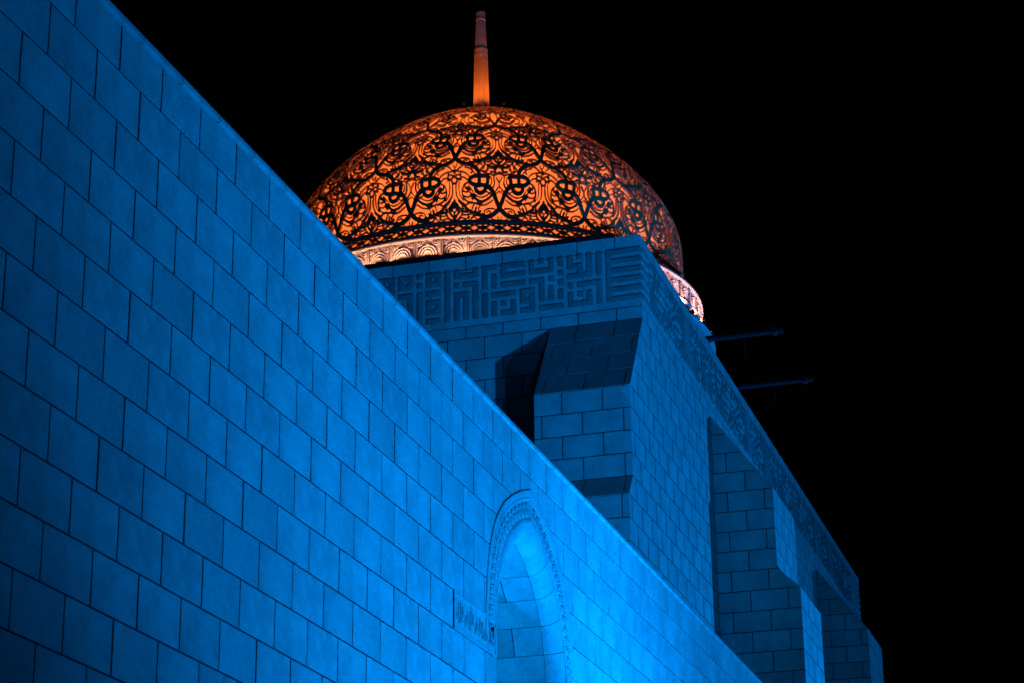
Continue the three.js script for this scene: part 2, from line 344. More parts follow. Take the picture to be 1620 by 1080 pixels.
    for (let d = 0; d < 2; d++) {
      const da = brk[d] + (d ? 0.006 : 0.003), db = brk[d + 1] - 0.006;
      const gr = sweep(halfDeep, halfDeep, [[0, -da], [0, -da - 0.005], [0, -db]], ta, tb, 8, side);
      part(nj ? `reveal_stone_${String(nj).padStart(3, '0')}` : 'reveal_stone', gr, stoneMats[(i * 2 + d) % 5], wall); nj++;
    }
  }
  // dark backing seen in the joints of the voussoirs
  for (const side of [-1, 1]) part('joint_bed', sweep(halfInner, halfDeep, [[-0.12, -0.035], [0.35, -0.05], [0.75, -0.13], [0.9, -0.24], [0.9, -1.36]].map(([s, w]) => [s - 0.08, w - 0.01]), 0, 1, 40, side), M.mortar, wall);
  // plain jambs under the arch, below the picture
  for (const side of [-1, 1]) part('jamb', boxGeo(WX - 0.05, WX - 1.36, 1.0, 7.0, -(AZ + side * 1.37), -(AZ + side * 1.6)), M.plainStone, wall);
  // impost panels with a carved inscription field
  for (const side of [-1, 1]) {
    const zi = AZ + side * 1.56, zo = AZ + side * 3.17, y0 = WTOP - WH * 7 + 0.004, y1 = WTOP - WH * 6 - 0.008;
    const pn = part('impost_panel', mergeGeometries([boxGeo(WX - 0.05, WX - 0.002, y0, y1, -zi, -zo), boxGeo(WX - 0.002, WX + 0.012, y1 - 0.035, y1, -zi, -zo), boxGeo(WX - 0.002, WX + 0.012, y0, y0 + 0.03, -zi, -zo), boxGeo(WX - 0.002, WX + 0.012, y0 + 0.03, y1 - 0.035, -zo, -(zo - side * 0.045)), boxGeo(WX - 0.002, WX + 0.012, y0 + 0.03, y1 - 0.035, -zi, -(zi + side * 0.045))]), M.carved, wall);
    const bits = [];
    for (let i = 0; i < 22; i++) {
      const zz = Math.min(zi, zo) + 0.09 + (1.59 - 0.18) * (i + 0.5) / 22, h = 0.1 + rnd() * 0.2, c = new THREE.CapsuleGeometry(0.008 + rnd() * 0.004, h, 3, 6);
      c.rotateX((rnd() - 0.5) * 0.9); c.translate(WX + 0.0, y0 + 0.1 + h / 2 + rnd() * Math.max(0.01, 0.22 - h), -zz); bits.push(c);
      if (i % 3 === 0) { const tr = new THREE.TorusGeometry(0.035, 0.009, 5, 10, 4.4); tr.rotateY(Math.PI / 2); tr.rotateX(rnd() * 6); tr.translate(WX + 0.0, y0 + 0.12 + rnd() * 0.18, -zz); bits.push(tr); }
    }
    part('carved_script', mergeGeometries(bits), M.carved, pn);
  }
}

// ------------------------------------------------------------------ the block behind, with its inscription frieze
const hall = thing('stone_hall', 'tall limestone block with buttressed corner and raised square script frieze, below the dome', 'building');
const X1 = -9.46, ZF = -40.72, XL = -25.1;
const EAST = [[47.05, 49.66], [60.95, 63.6]], XB1 = -8.14, XB2 = -7.66;     // the two buttresses of the east side: z from, z to; faces of their two tiers
{
  const c = 0.0025, geos = [
    boxGeo(XL, X1 - c, 0, 19.36, ZF - c, -69.43),
    boxGeo(-11.35, X1 - c, 0, 13.74, -39.12 - c, ZF - c), boxGeo(-11.35, X1 - c, 13.74, 15.99, -39.46 - c, ZF - c),
  ];
  for (const [za, zb] of EAST) geos.push(boxGeo(X1 - c, XB2 - c, 0, 13.74, -za - c, -zb + c), boxGeo(X1 - c, XB1 - c, 13.74, 15.99, -za - c, -zb + c));
  part('hall_core', mergeGeometries(geos), M.mortar, hall);
  // wedge cores under the weatherings
  const wedge = (pts, x0, x1) => { const s = new THREE.Shape(); pts.forEach((p, i) => (i ? s.lineTo(...p) : s.moveTo(...p))); s.closePath(); const g = new THREE.ExtrudeGeometry(s, { depth: x1 - x0, bevelEnabled: false }); g.applyMatrix4(new THREE.Matrix4().makeBasis(V3(0, 0, -1), V3(0, 1, 0), V3(1, 0, 0))); g.translate(x0, 0, 0); return g; };
  part('weathering_core', wedge([[39.475, 15.97], [40.9, 15.97], [40.9, 17.8], [40.735, 17.8]], -11.35, X1 - c), M.mortar, hall);
  for (const [za, zb] of EAST) for (const pts of [[[X1 - 0.2, 15.97], [XB1 - 0.012, 15.97], [X1 + 0.005, 17.8], [X1 - 0.2, 17.8]], [[X1, 13.72], [XB2 - 0.012, 13.72], [XB1 - 0.012, 14.19], [X1, 14.19]]]) {
    const sh = new THREE.Shape(); pts.forEach((p, i) => (i ? sh.lineTo(...p) : sh.moveTo(...p))); sh.closePath(); const g = new THREE.ExtrudeGeometry(sh, { depth: zb - za - 2 * c, bevelEnabled: false }); g.translate(0, 0, -zb + c); part('weathering_core', g, M.mortar, hall);
  }
  part('weathering_core', wedge([[39.135, 13.72], [39.6, 13.72], [39.6, 14.19], [39.475, 14.19]], -11.35, X1 - c), M.mortar, hall);
}
const rowsFrom = (top, step, n) => { const r = []; for (let i = n; i >= 0; i--) r.push(top - step * i); return r; };
{
  const S = 0.4525, T = 17.83, L = 0.79, c0 = 0.007;
  const front = V3(0, 0, ZF);
  // top course, course under the frieze, main wall
  courses(hall, front, UX, UY, [19.345, 19.65], -18.6, X1, L, -9.989);
  courses(hall, front, UX, UY, [T, 18.095], -18.6, X1, L, -9.989);
  const mainRows = rowsFrom(T, S, 18);
  courses(hall, front, UX, UY, mainRows, -18.6, -11.372, L, (r) => -9.989 + ((mainRows.length - 2 - r) % 2 ? 0 : L / 2));
  // buttress: upper tier, lower tier, the two weatherings
  const tier1 = [T - S * 8, T - S * 7, T - S * 6, T - S * 5, T - S * 4];
  courses(hall, V3(0, 0, -39.46), UX, UY, tier1, -11.37, X1, 0.81, (r) => (r % 2 ? -10.01 : -10.415));
  const tier2 = rowsFrom(T - S * 9, S, 9);
  courses(hall, V3(0, 0, -39.12), UX, UY, tier2, -11.37, X1, 0.81, (r) => (r % 2 ? -10.01 : -10.415));
  for (const [y0, z0, y1, z1, n] of [[T - S * 4, -39.46, T, ZF, 4], [T - S * 9, -39.12, T - S * 8, -39.46, 1]]) {
    const v = V3(0, y1 - y0, z1 - z0), len = v.length(); v.normalize();
    const rr = []; for (let i = 0; i <= n; i++) rr.push(len * i / n);
    courses(hall, V3(0, y0, z0), UX, v, rr, -11.37, X1, 0.81, (r) => (r % 2 ? -10.0 : -10.4));
  }
  // east side, its outline following the corner buttress
  const slopeA = (40.72 - 39.46) / (S * 4), slopeB = (39.46 - 39.12) / S;
  const east = V3(X1, 0, 0), ph = (k) => 39.73 + (k % 2 ? 0.4 : 0);       // k = course number below the frieze
  const kRows = (k0, k1) => { const r = []; for (let k = k1; k >= k0; k--) r.push(T - S * k); return r; };
  const spans = [[0, EAST[0][0]], [EAST[0][1], EAST[1][0]], [EAST[1][1], 69.45]];
  gapU = 0.026; gapV = 0.012;
  for (const [a, b] of spans) {
    courses(hall, east, UZ, UY, kRows(0, 4), a || 39.3, b, 0.815, (r) => ph(3 - r), a ? [] : [[-1, slopeA, -39.46 + slopeA * (T - S * 4)]]);
    courses(hall, east, UZ, UY, kRows(4, 8), a || 39.46, b, 0.815, (r) => ph(7 - r));
    courses(hall, east, UZ, UY, kRows(8, 9), a || 39.0, b, 0.815, () => ph(8), a ? [] : [[-1, slopeB, -39.12 + slopeB * (T - S * 9)]]);
    courses(hall, east, UZ, UY, kRows(9, 22), a || 39.12, b, 0.815, (r) => ph(21 - r));
  }
  courses(hall, east, UZ, UY, [T, 18.095], 40.72, 69.45, 0.815, 40.3);
  courses(hall, east, UZ, UY, [19.345, 19.65], 40.72, 69.45, 0.815, 40.3);
  gapU = gapV = GAP;
  for (const [za, zb] of EAST) {
    // flank towards the court, with the profile of the set-offs
    const o = V3(0, 0, -za), jp = (k) => (k % 2 ? -8.755 : -9.158);
    const mA = S * 4 / (XB1 - X1), mB = S / (XB2 - XB1);
    courses(hall, o, UX, UY, kRows(0, 4), X1 + 0.001, XB1, 0.82, (r) => jp(3 - r), [[mA, 1, T + mA * X1]]);
    courses(hall, o, UX, UY, kRows(4, 8), X1 + 0.001, XB1, 0.82, (r) => jp(7 - r));
    courses(hall, o, UX, UY, kRows(8, 9), X1 + 0.001, XB2, 0.82, () => jp(8), [[mB, 1, T - S * 8 + mB * XB1]]);
    courses(hall, o, UX, UY, kRows(9, 22), X1 + 0.001, XB2, 0.82, (r) => jp(21 - r));
    gapU = 0.026; gapV = 0.012;
    courses(hall, V3(XB1, 0, 0), UZ, UY, kRows(4, 8), za, zb, 0.87, (r) => za + (r % 2 ? 0.43 : 0));
    courses(hall, V3(XB2, 0, 0), UZ, UY, kRows(9, 22), za, zb, 0.87, (r) => za + (r % 2 ? 0.43 : 0));
    gapU = gapV = GAP;
    for (const [xa, ya, xb, yb, n] of [[XB1, T - S * 4, X1, T, 4], [XB2, T - S * 9, XB1, T - S * 8, 1]]) {
      const v = V3(xb - xa, yb - ya, 0), len = v.length(); v.normalize();
      const rr = []; for (let i = 0; i <= n; i++) rr.push(len * i / n);
      courses(hall, V3(xa, ya, 0), UZ, v, rr, za, zb, 0.87, (r) => za + (r % 2 ? 0.43 : 0));
    }
    part('buttress_back', boxGeo(X1 + 0.002, XB1 - 0.01, 0, 15.98, -zb + c0, -zb), M.plainStone, hall);
  }
  part('parapet_back', mergeGeometries([boxGeo(XL, X1 - 0.05, 19.35, 19.63, ZF - 0.05, ZF - 0.45), boxGeo(X1 - 0.45, X1 - 0.05, 19.35, 19.63, ZF - 0.45, -69.35)]), M.roof, hall);
  part('roof_upstand', mergeGeometries([boxGeo(XL + 1, -10.24, 19.3, 20.15, -41.62, -41.9), boxGeo(-10.5, -10.24, 19.3, 20.15, -41.9, -68.5)]), M.roof, hall);
}
// ---- inscription frieze: strokes are the wall face, the pecked field between them stands proud
const SCRIPT = `
....................................................
######.###.#.###.#.#...#.###.#####.#.#.#.#.#.#.#.#.#
####.#.#.#...#.#.#.#####.#...#.....#...#.#.#...#.#.#
######.###.#.###.#.......#.#.#####.#####...###.#.#.#
######...........#.#.###.#.#.............#...#.#.#.#
######.###.#.###.#.....#.#.#.#####.###.#...#####.#.#
######...#.#.....#.###.#.............#...#.........#
######.#.#.#.###.#.#.#.#.#.#####.###.#.#...#.#####.#
########.#.#.#.#.#.#.#.#.#.......#.#.#.#.#.......#.#
########.#.#.###.#.#.#.#.#.#.#.#.###.#.#.#.#.#.#.#.#
########.#.#.....#.#.#.#.#.#...#...#.......#...#.#.#
##########.#.###.#.#.#.#.#.#.###.###.#####.#####.#.#
....................................................`.trim().split('\n');
{
  const CW = 0.1003, RHt = 0.1017, YT = 19.40 + RHt / 2, RAISE = 0.036;
  const comb = (n) => Array.from({ length: 13 }, (_, r) => (r % 2 ? '#' : '.').repeat(n));
  const join = (...bs) => Array.from({ length: 13 }, (_, r) => bs.map((b) => b[r]).join(''));
  const shift = (b, k) => b.map((r) => r.slice(k) + r.slice(0, k));
  function frieze(origin, U, grid, u0, panelCols) {
    const N = U.clone().cross(UY).normalize(), cols = grid[0].length, nP = Math.ceil(cols / panelCols);
    for (let p = 0; p < nP; p++) {
      const c0 = p * panelCols, c1 = Math.min(cols, c0 + panelCols), a = u0 + c0 * CW, b = u0 + c1 * CW;
      const g = polyStone([[0, 0], [b - a - 0.005, 0], [b - a - 0.005, 1.238], [0, 1.238]], 0.003, 0.05, rnd() * 2, rnd() * 2);
      const mx = new THREE.Matrix4().makeBasis(U, UY, N).setPosition(origin.clone().addScaledVector(U, a + 0.0025).setY(18.101));
      const pn = part('inscription_panel', g, stoneMats[p % 5], hall); pn.applyMatrix4(mx);
      const done = Array.from({ length: 13 }, () => new Uint8Array(c1 - c0)), geos = [];
      for (let r = 1; r < 13; r++) for (let c = c0; c < c1; c++) {
        if (grid[r][c] !== '#' || done[r][c - c0]) continue;
        let w = 1; while (c + w < c1 && grid[r][c + w] === '#' && !done[r][c + w - c0]) w++;
        let h = 1; grow: while (r + h < 13) { for (let q = 0; q < w; q++) if (grid[r + h][c + q] !== '#' || done[r + h][c + q - c0]) break grow; h++; }
        for (let y = 0; y < h; y++) for (let q = 0; q < w; q++) done[r + y][c + q - c0] = 1;
        const uL = (c - c0) * CW, uR = uL + w * CW, vT = YT - r * RHt - 18.101, vB = vT - h * RHt;
        const q = polyStone([[uL - 0.002, vB - 0.002], [uR + 0.002, vB - 0.002], [uR + 0.002, vT + 0.002], [uL - 0.002, vT + 0.002]], 0.005, RAISE + 0.01, rnd(), rnd()); q.translate(0, 0, RAISE); geos.push(q);
      }
      if (geos.length) part('raised_field', mergeGeometries(geos), M.pecked, pn);
    }
  }
  const fG = join(shift(SCRIPT, 18).map((r) => r.slice(0, 34)), SCRIPT, comb(6));
  frieze(V3(0, 0, ZF), UX, fG, X1 - 0.004 - fG[0].length * CW, 16);
  const eG = join(comb(6), shift(SCRIPT, 20), shift(SCRIPT, 5), shift(SCRIPT, 33), shift(SCRIPT, 12), shift(SCRIPT, 41), comb(18));
  frieze(V3(X1, 0, 0), UZ, eG, 40.725, 24);
}

// ------------------------------------------------------------------ the dome
const DX = -17.209, DZ = -55, RM = 5.473, YB = 25.647, YTOP = 30.277;
const dome = thing('pierced_dome', 'glowing orange dome behind a dark pierced arabesque lattice, with a slim finial', 'dome');
const DC = V3(DX, 0, DZ);
// meridian by arc length, from the blue band up
const mer = (() => {
  const pts = []; for (let y = 24.6; y < YB; y += 0.05) pts.push([RM, y]);
  for (let i = 0; i <= 400; i++) { const t = 1 - Math.pow(1 - i / 400, 1.6); pts.push([RM * Math.pow(Math.max(0, 1 - Math.pow(t, 1.763)), 1 / 1.304), YB + t * (YTOP - YB)]); }
  const s = [0]; for (let i = 1; i < pts.length; i++) s.push(s[i - 1] + Math.hypot(pts[i][0] - pts[i - 1][0], pts[i][1] - pts[i - 1][1]));
  return { pts, s, max: s[s.length - 1] };
})();
function merAt(s) { let lo = 0, hi = mer.s.length - 1; while (hi - lo > 1) { const m = (lo + hi) >> 1; if (mer.s[m] <= s) lo = m; else hi = m; } const t = (s - mer.s[lo]) / Math.max(1e-9, mer.s[hi] - mer.s[lo]); const a = mer.pts[lo], b = mer.pts[hi]; const dr = b[0] - a[0], dy = b[1] - a[1], l = Math.hypot(dr, dy) || 1; return { r: a[0] + dr * t, y: a[1] + dy * t, nr: dy / l, ny: -dr / l }; }
const sOfY = (y) => { for (let i = 1; i < mer.pts.length; i++) if (mer.pts[i][1] >= y) { const t = (y - mer.pts[i - 1][1]) / (mer.pts[i][1] - mer.pts[i - 1][1]); return mer.s[i - 1] + t * (mer.s[i] - mer.s[i - 1]); } return mer.max; };
const NG = 15, GA = Math.PI * 2 / NG, PH0 = 21.5 * Math.PI / 180;

// strokes of one half cell, in the units of a tracing: x 92 (axis A) to 748 (axis B), y 850 (lower crossing, at B) to 130 (upper crossing, at A)
const STROKES = [
  [22, [[92, 130], [140, 185], [225, 235], [325, 258], [400, 305], [448, 370], [458, 430]]],
  [20, [[458, 400], [458, 480], [455, 560]]],
  [20, [[458, 428], [385, 432], [325, 465], [318, 505], [360, 540], [455, 552], [520, 556]]],
  [20, [[458, 428], [520, 432], [584, 440], [580, 500], [566, 566], [520, 556]]],
  [20, [[412, 556], [405, 605], [435, 645], [485, 655], [535, 625], [556, 570]]],
  [22, [[560, 566], [618, 598], [668, 668], [702, 755], [748, 850]]],
  [8, [[210, 262], [160, 300], [122, 342], [92, 322]]],
  [7, [[124, 350], [200, 358], [268, 390], [322, 442]]],
  [8, [[186, 440], [240, 446], [296, 492]]],
  [11, [[183, 372], [186, 480]]], [16, [[92, 335], [92, 372]]],
  [11, [[92, 432], [128, 450], [134, 490], [108, 520], [92, 524]]], [10, [[92, 425], [140, 400], [180, 408]]], [12, [[130, 470], [188, 462]]],
  [9, [[120, 520], [116, 600], [130, 690], [180, 755], [246, 805], [285, 870], [300, 960]]],
  [10, [[300, 508], [240, 545], [208, 620], [222, 700], [275, 758], [350, 785]]],
  [11, [[245, 545], [262, 590], [312, 606], [322, 646], [352, 668], [380, 690]]],
  [8, [[222, 625], [262, 640], [300, 632]]], [8, [[232, 690], [280, 706], [335, 690]]],
  [13, [[330, 690], [400, 730], [470, 766], [550, 752], [612, 712], [660, 676]]],
  [9, [[360, 742], [346, 716], [366, 690], [398, 700], [406, 730]]],
  [9, [[400, 785], [470, 815], [560, 805], [650, 752]]],
  [8, [[330, 770], [400, 790]]], [9, [[262, 805], [330, 770]]],
  // leaf curls beside the strap
  [9, [[350, 238], [440, 224], [492, 250], [508, 300], [478, 338], [512, 366], [570, 358], [592, 334], [570, 326]]],
  [8, [[330, 228], [470, 178], [600, 108], [690, 30]]], [6, [[360, 236], [480, 196], [610, 128]]],
  [7, [[500, 206], [548, 160], [610, 168], [644, 204], [560, 214], [500, 206]]],
  [17, [[588, 290], [660, 306], [748, 292]]], [13, [[630, 376], [684, 372], [704, 330]]], [15, [[748, 262], [720, 300], [690, 330]]],
  [7, [[688, 398], [748, 378]]], [6, [[690, 418], [748, 402]]],
  [10, [[700, 380], [672, 450], [680, 530], [652, 604]]], [8, [[704, 452], [748, 530], [748, 572]]], [8, [[748, 572], [712, 612], [682, 650]]], [6, [[748, 632], [700, 668]]],
  [9, [[628, 128], [690, 196], [748, 268]]], [8, [[700, 128], [688, 176], [748, 234]]],
  [20, [[748, 50], [728, 92], [690, 128]]], [18, [[748, 70], [748, 110]]],
  // finer scrolls that fill the larger openings
  [6.5, [[240, 288], [322, 322], [386, 382], [412, 432]]], [6.5, [[162, 500], [160, 590], [176, 680], [226, 746]]],
  [7, [[298, 556], [356, 624], [402, 684], [480, 714], [562, 692], [636, 640]]], [7, [[425, 772], [460, 794], [505, 788]]],
  [7, [[606, 432], [640, 480], [632, 540], [600, 572]]], [7, [[516, 384], [600, 402], [668, 424]]], [7, [[528, 240], [580, 264], [640, 250], [694, 272]]],
  [6.5, [[250, 596], [284, 576], [302, 600], [280, 622]]], [6.5, [[560, 908], [590, 890], [620, 906], [602, 928]]], [6.5, [[120, 240], [108, 280], [92, 292]]],
  [6.5, [[640, 690], [600, 660], [560, 640]]], [6.5, [[150, 830], [190, 850], [200, 890]]], [6.5, [[330, 300], [360, 350], [330, 390]]],
  // below the lower crossing: lens and small scroll hanging under the crescents
  [8, [[680, 862], [600, 858], [536, 884], [528, 926], [566, 962], [640, 930], [690, 880]]],
  [8, [[470, 815], [440, 880], [470, 930], [528, 926]]], [8, [[380, 800], [350, 870], [372, 950], [440, 1000], [510, 984], [516, 950], [480, 948]]],
  [12, [[410, 846], [396, 890], [430, 914], [474, 890]]],
  [9, [[300, 960], [310, 1000], [320, 1050]]], [8, [[200, 900], [280, 900]]], [9, [[92, 905], [92, 960]]], [10, [[210, 815], [216, 900], [170, 970], [100, 1010]]],
  [16, [[92, 770], [130, 800], [150, 840], [128, 868]]], [9, [[128, 868], [104, 890], [92, 906]]], [14, [[92, 740], [92, 780]]],
];
const LEVEL_H = 720, HALF_W = 656, XA = 92, XB = 748, Y0 = 850;
const segs = [];     // in level coordinates: p = 0..656 from A to B, q = 0..720 upwards
for (const [hw, pts] of STROKES) {
  const c = new THREE.CatmullRomCurve3(pts.map(([x, y]) => V3(x - XA, Y0 - y, 0)), false, 'centripetal').getPoints(Math.max(1, pts.length > 2 ? (pts.length - 1) * 4 : 1));
  for (let i = 0; i < c.length - 1; i++) segs.push([c[i].x, c[i].y, c[i + 1].x, c[i + 1].y, hw < 12 ? hw * 0.95 : hw > 19 ? hw * 1.28 : hw * 1.1]);
}
const all = [];
for (const s of segs) {
  const own = [s, [-s[0], s[1], -s[2], s[3], s[4]], [2 * HALF_W - s[0], s[1], 2 * HALF_W - s[2], s[3], s[4]]];
  for (const o of own) for (const lv of [0, 1, -1]) {
    const t = lv === 0 ? o : [HALF_W - o[0], o[1] + lv * LEVEL_H, HALF_W - o[2], o[3] + lv * LEVEL_H, o[4]];
    if (Math.max(t[0], t[2]) < -60 || Math.min(t[0], t[2]) > HALF_W + 60 || Math.max(t[1], t[3]) < -60 || Math.min(t[1], t[3]) > LEVEL_H + 60) continue;
    all.push(t);
  }
}
function latticeField(nx, ny, fine, thin) {
  const f = new Float32Array((nx + 1) * (ny + 1)).fill(1e3), hx = HALF_W / nx, hy = LEVEL_H / ny, R = 48;
  for (const [ax, ay, bx, by, hw] of all) {
    if (hw < fine * 0.8) continue;
    const i0 = Math.max(0, Math.floor((Math.min(ax, bx) - R) / hx)), i1 = Math.min(nx, Math.ceil((Math.max(ax, bx) + R) / hx)), j0 = Math.max(0, Math.floor((Math.min(ay, by) - R) / hy)), j1 = Math.min(ny, Math.ceil((Math.max(ay, by) + R) / hy));
    const dx = bx - ax, dy = by - ay, l2 = dx * dx + dy * dy || 1e-9;
    for (let j = j0; j <= j1; j++) for (let i = i0; i <= i1; i++) {
      const px = i * hx - ax, py = j * hy - ay, t = Math.max(0, Math.min(1, (px * dx + py * dy) / l2)), d = Math.hypot(px - dx * t, py - dy * t) - hw * thin, k = j * (nx + 1) + i; if (d < f[k]) f[k] = d;
    }
  }
  return f;
}
// filled cells of a field become a curved plate: put(p, q, depth) gives a point, depth 0 outside, 1 inside
function plate(f, nx, ny, q0, q1, put, out) {
  const N1 = nx + 1;
  for (let j = 0; j < ny; j++) {
    if ((j + 1) / ny <= q0 || j / ny >= q1) continue;
    for (let i = 0; i < nx; i++) {
      const v = [f[j * N1 + i], f[j * N1 + i + 1], f[(j + 1) * N1 + i + 1], f[(j + 1) * N1 + i]];
      if (v.every((x) => x >= 0)) continue;
      const c = [[i, j], [i + 1, j], [i + 1, j + 1], [i, j + 1]], poly = [], edge = [];
      for (let k = 0; k < 4; k++) {
        const m = (k + 1) % 4; if (v[k] < 0) poly.push(c[k]);
        if ((v[k] < 0) !== (v[m] < 0)) { const t = v[k] / (v[k] - v[m]), p = [c[k][0] + (c[m][0] - c[k][0]) * t, c[k][1] + (c[m][1] - c[k][1]) * t]; poly.push(p); edge.push([p, v[k] < 0]); }
      }
      const P = poly.map((p) => put(p[0] / nx, p[1] / ny, 0));
      for (let k = 1; k < P.length - 1; k++) out(P[0], P[k], P[k + 1]);
      for (let k = 0; k < edge.length; k++) if (edge[k][1]) {        // leaving the solid here; the next crossing enters again
        const a = edge[k][0], b = edge[(k + 1) % edge.length][0];
        const A = put(a[0] / nx, a[1] / ny, 0), B = put(b[0] / nx, b[1] / ny, 0), A2 = put(a[0] / nx, a[1] / ny, 1), B2 = put(b[0] / nx, b[1] / ny, 1);
        out(A, A2, B); out(B, A2, B2);
      }
    }
  }
}
function collect() {
  const P = []; const out = (a, b, c) => { P.push(a[0], a[1], a[2], b[0], b[1], b[2], c[0], c[1], c[2]); };
  return { out, geo() { const g = new THREE.BufferGeometry(); g.setAttribute('position', new THREE.Float32BufferAttribute(P, 3)); g.setAttribute('uv', new THREE.Float32BufferAttribute(new Float32Array(P.length / 3 * 2), 2)); g.computeVertexNormals(); return g; } };
}
{
  const sL0 = sOfY(24.93), sL1 = sOfY(26.45), sL2 = sOfY(27.84);
  const sEnd = mer.s[mer.pts.findIndex((p, i) => i > 30 && p[0] < 0.3)], rem = sEnd - sL2;
  const lv = [sL0 - (sL1 - sL0), sL0, sL1, sL2, sL2 + rem * 0.36, sL2 + rem * 0.65, sL2 + rem * 0.86, sEnd];
  const c = collect();
  const res = [[72, 80], [80, 88], [76, 84], [60, 66], [40, 46], [30, 34], [22, 26]];
  for (let k = 0; k < lv.length - 1; k++) {
    const TH = [0.05, 0.05, 0.046, 0.036, 0.024, 0.016, 0.01][k], [nx, ny] = res[k], f = latticeField(nx, ny, k > 2 ? 10.2 : 0, k > 2 ? 0.8 : 1), swap = k % 2 === 0;   // k = 1 is the first full level: axis B at u = 0
    const q0 = k ? 0 : (0 - lv[0]) / (lv[1] - lv[0]);
    for (const side of [-1, 1]) {
      const put = (p, q, d) => {
        const u = swap ? p : 1 - p, ang = side * u * GA / 2, m = merAt(Math.max(0, lv[k] + q * (lv[k + 1] - lv[k]))), r = m.r - d * TH * m.nr, y = m.y - d * TH * m.ny;
        return [Math.sin(ang) * r, y, Math.cos(ang) * r];
      };
      const flip = (side > 0) === swap;
      plate(f, nx, ny, q0, 1, put, flip ? c.out : (a, b, e) => c.out(a, e, b));
    }
  }
  const g = c.geo();
  for (let i = 0; i < NG; i++) { const m = part(i ? `lattice_panel_${String(i).padStart(3, '0')}` : 'lattice_panel', g, M.lattice, dome); m.position.set(DX, 0, DZ); m.rotation.y = PH0 + i * GA; }
}
{
  // smooth band and the diamond lattice below it
  const lathe = (pts, n = 160) => new THREE.LatheGeometry(pts.map(([r, y]) => new THREE.Vector2(r, y)), n);
  const ring = (name, pts, mat) => { const m = part(name, lathe(pts), mat, dome); m.position.set(DX, 0, DZ); return m; };
  ring('band', [[5.40, 24.49], [5.50, 24.49], [5.52, 24.505], [5.52, 24.575], [5.50, 24.59], [5.40, 24.60]], M.bandMetal);
  const NS = 12, per = 7, nx = per * 14, ny = 18, f = new Float32Array((nx + 1) * (ny + 1));
  const dia = (x, y, cx, cy, hx, hy) => (Math.abs(x - cx) / hx + Math.abs(y - cy) / hy - 1) * Math.min(hx, hy);
  const boxd = (x, y, cx, cy, hx, hy) => Math.max(Math.abs(x - cx) - hx, Math.abs(y - cy) - hy);
  for (let j = 0; j <= ny; j++) for (let i = 0; i <= nx; i++) {
    const y = j / ny; let x = i / nx * per; x -= Math.floor(x); if (x > 0.5) x = 1 - x;       // 0 at a diamond, 0.5 at a node
    let h = Math.min(dia(x, y, 0, 0.52, 0.25, 0.26), dia(x, y, 0.33, 0.79, 0.17, 0.1), dia(x, y, 0.33, 0.25, 0.17, 0.1), boxd(x, y, 0.5, 0.93, 0.33, 0.018), boxd(x, y, 0.5, 0.08, 0.33, 0.02), dia(x, y, 0, 0.92, 0.07, 0.06), dia(x, y, 0, 0.09, 0.07, 0.06));
    f[j * (nx + 1) + i] = -h;
  }
  const c = collect(), SA = Math.PI * 2 / NS;
  plate(f, nx, ny, 0, 1, (p, q, d) => { const a = p * SA, r = 5.66 + (5.49 - 5.66) * q - d * 0.045; return [Math.sin(a) * r, 24.17 + 0.325 * q, Math.cos(a) * r]; }, c.out);
  const g = c.geo();
  for (let i = 0; i < NS; i++) { const m = part(i ? `diamond_lattice_${String(i).padStart(3, '0')}` : 'diamond_lattice', g, M.lattice, dome); m.position.set(DX, 0, DZ); m.rotation.y = 0.11 + i * SA; }
  // inner shell, made translucent so the added lamp inside glows through
  const inner = []; for (let i = 0; i <= 60; i++) { const s = (mer.max - 0.02) * i / 60, m = merAt(s); inner.push([Math.max(0.01, m.r - 0.13 * m.nr), m.y - 0.13 * m.ny]); }
  inner.unshift([5.42, 24.12]); inner[inner.length - 1][0] = 0.01;
  ring('inner_shell', inner, M.shell);
  // cornice, carved frieze, drum
  ring('cornice', [[5.5, 24.12], [5.7, 24.12], [5.9, 24.07], [5.95, 24.04], [5.97, 23.965], [5.95, 23.945], [5.86, 23.94]], M.marble);
  ring('frieze_ground', [[5.87, 23.95], [5.87, 23.42]], M.marble);
  ring('drum', [[5.8, 23.44], [5.96, 23.435], [5.98, 23.4], [5.96, 23.36], [5.9, 23.34], [5.9, 23.22], [6.0, 23.2], [6.01, 23.08], [5.95, 23.05], [5.95, 22.92], [6.25, 22.9], [6.26, 22.84], [6.06, 22.76], [6.06, 19.3]], M.marble);
  const NF = 56, fa = Math.PI * 2 / NF, wU = fa * 5.95, geos = [];
  const arcTube = (cx, cy, r, t0, t1, th) => {
    const pts = []; for (let i = 0; i <= 14; i++) { const a = t0 + (t1 - t0) * i / 14; pts.push(V3(cx + Math.cos(a) * r, cy + Math.sin(a) * r, 0)); }
    geos.push(new THREE.TubeGeometry(new THREE.CatmullRomCurve3(pts), 14, th, 5, false));
  };
  for (const r of [0.1, 0.17, 0.24]) arcTube(wU * 0.53, 0.12, r, -0.3, Math.PI + 0.3, 0.027);
  for (const x of [0.03, 0.075]) { const b = new THREE.BoxGeometry(0.03, 0.48, 0.09); b.translate(x, 0.25, 0); geos.push(b); }
  for (const s of [-1, 1]) { arcTube(wU * 0.53 + s * 0.23, 0.45, 0.085, Math.PI, Math.PI * 2, 0.022); arcTube(wU * 0.53 + s * 0.23, 0.45, 0.035, Math.PI, Math.PI * 2, 0.02); }
  { const b = new THREE.ConeGeometry(0.06, 0.14, 4); b.translate(wU * 0.53, 0.44, 0); geos.push(b); }
  const merged = mergeGeometries(geos.map((q) => { const t = q.index ? q.toNonIndexed() : q; return t; }));
  const P = merged.attributes.position;
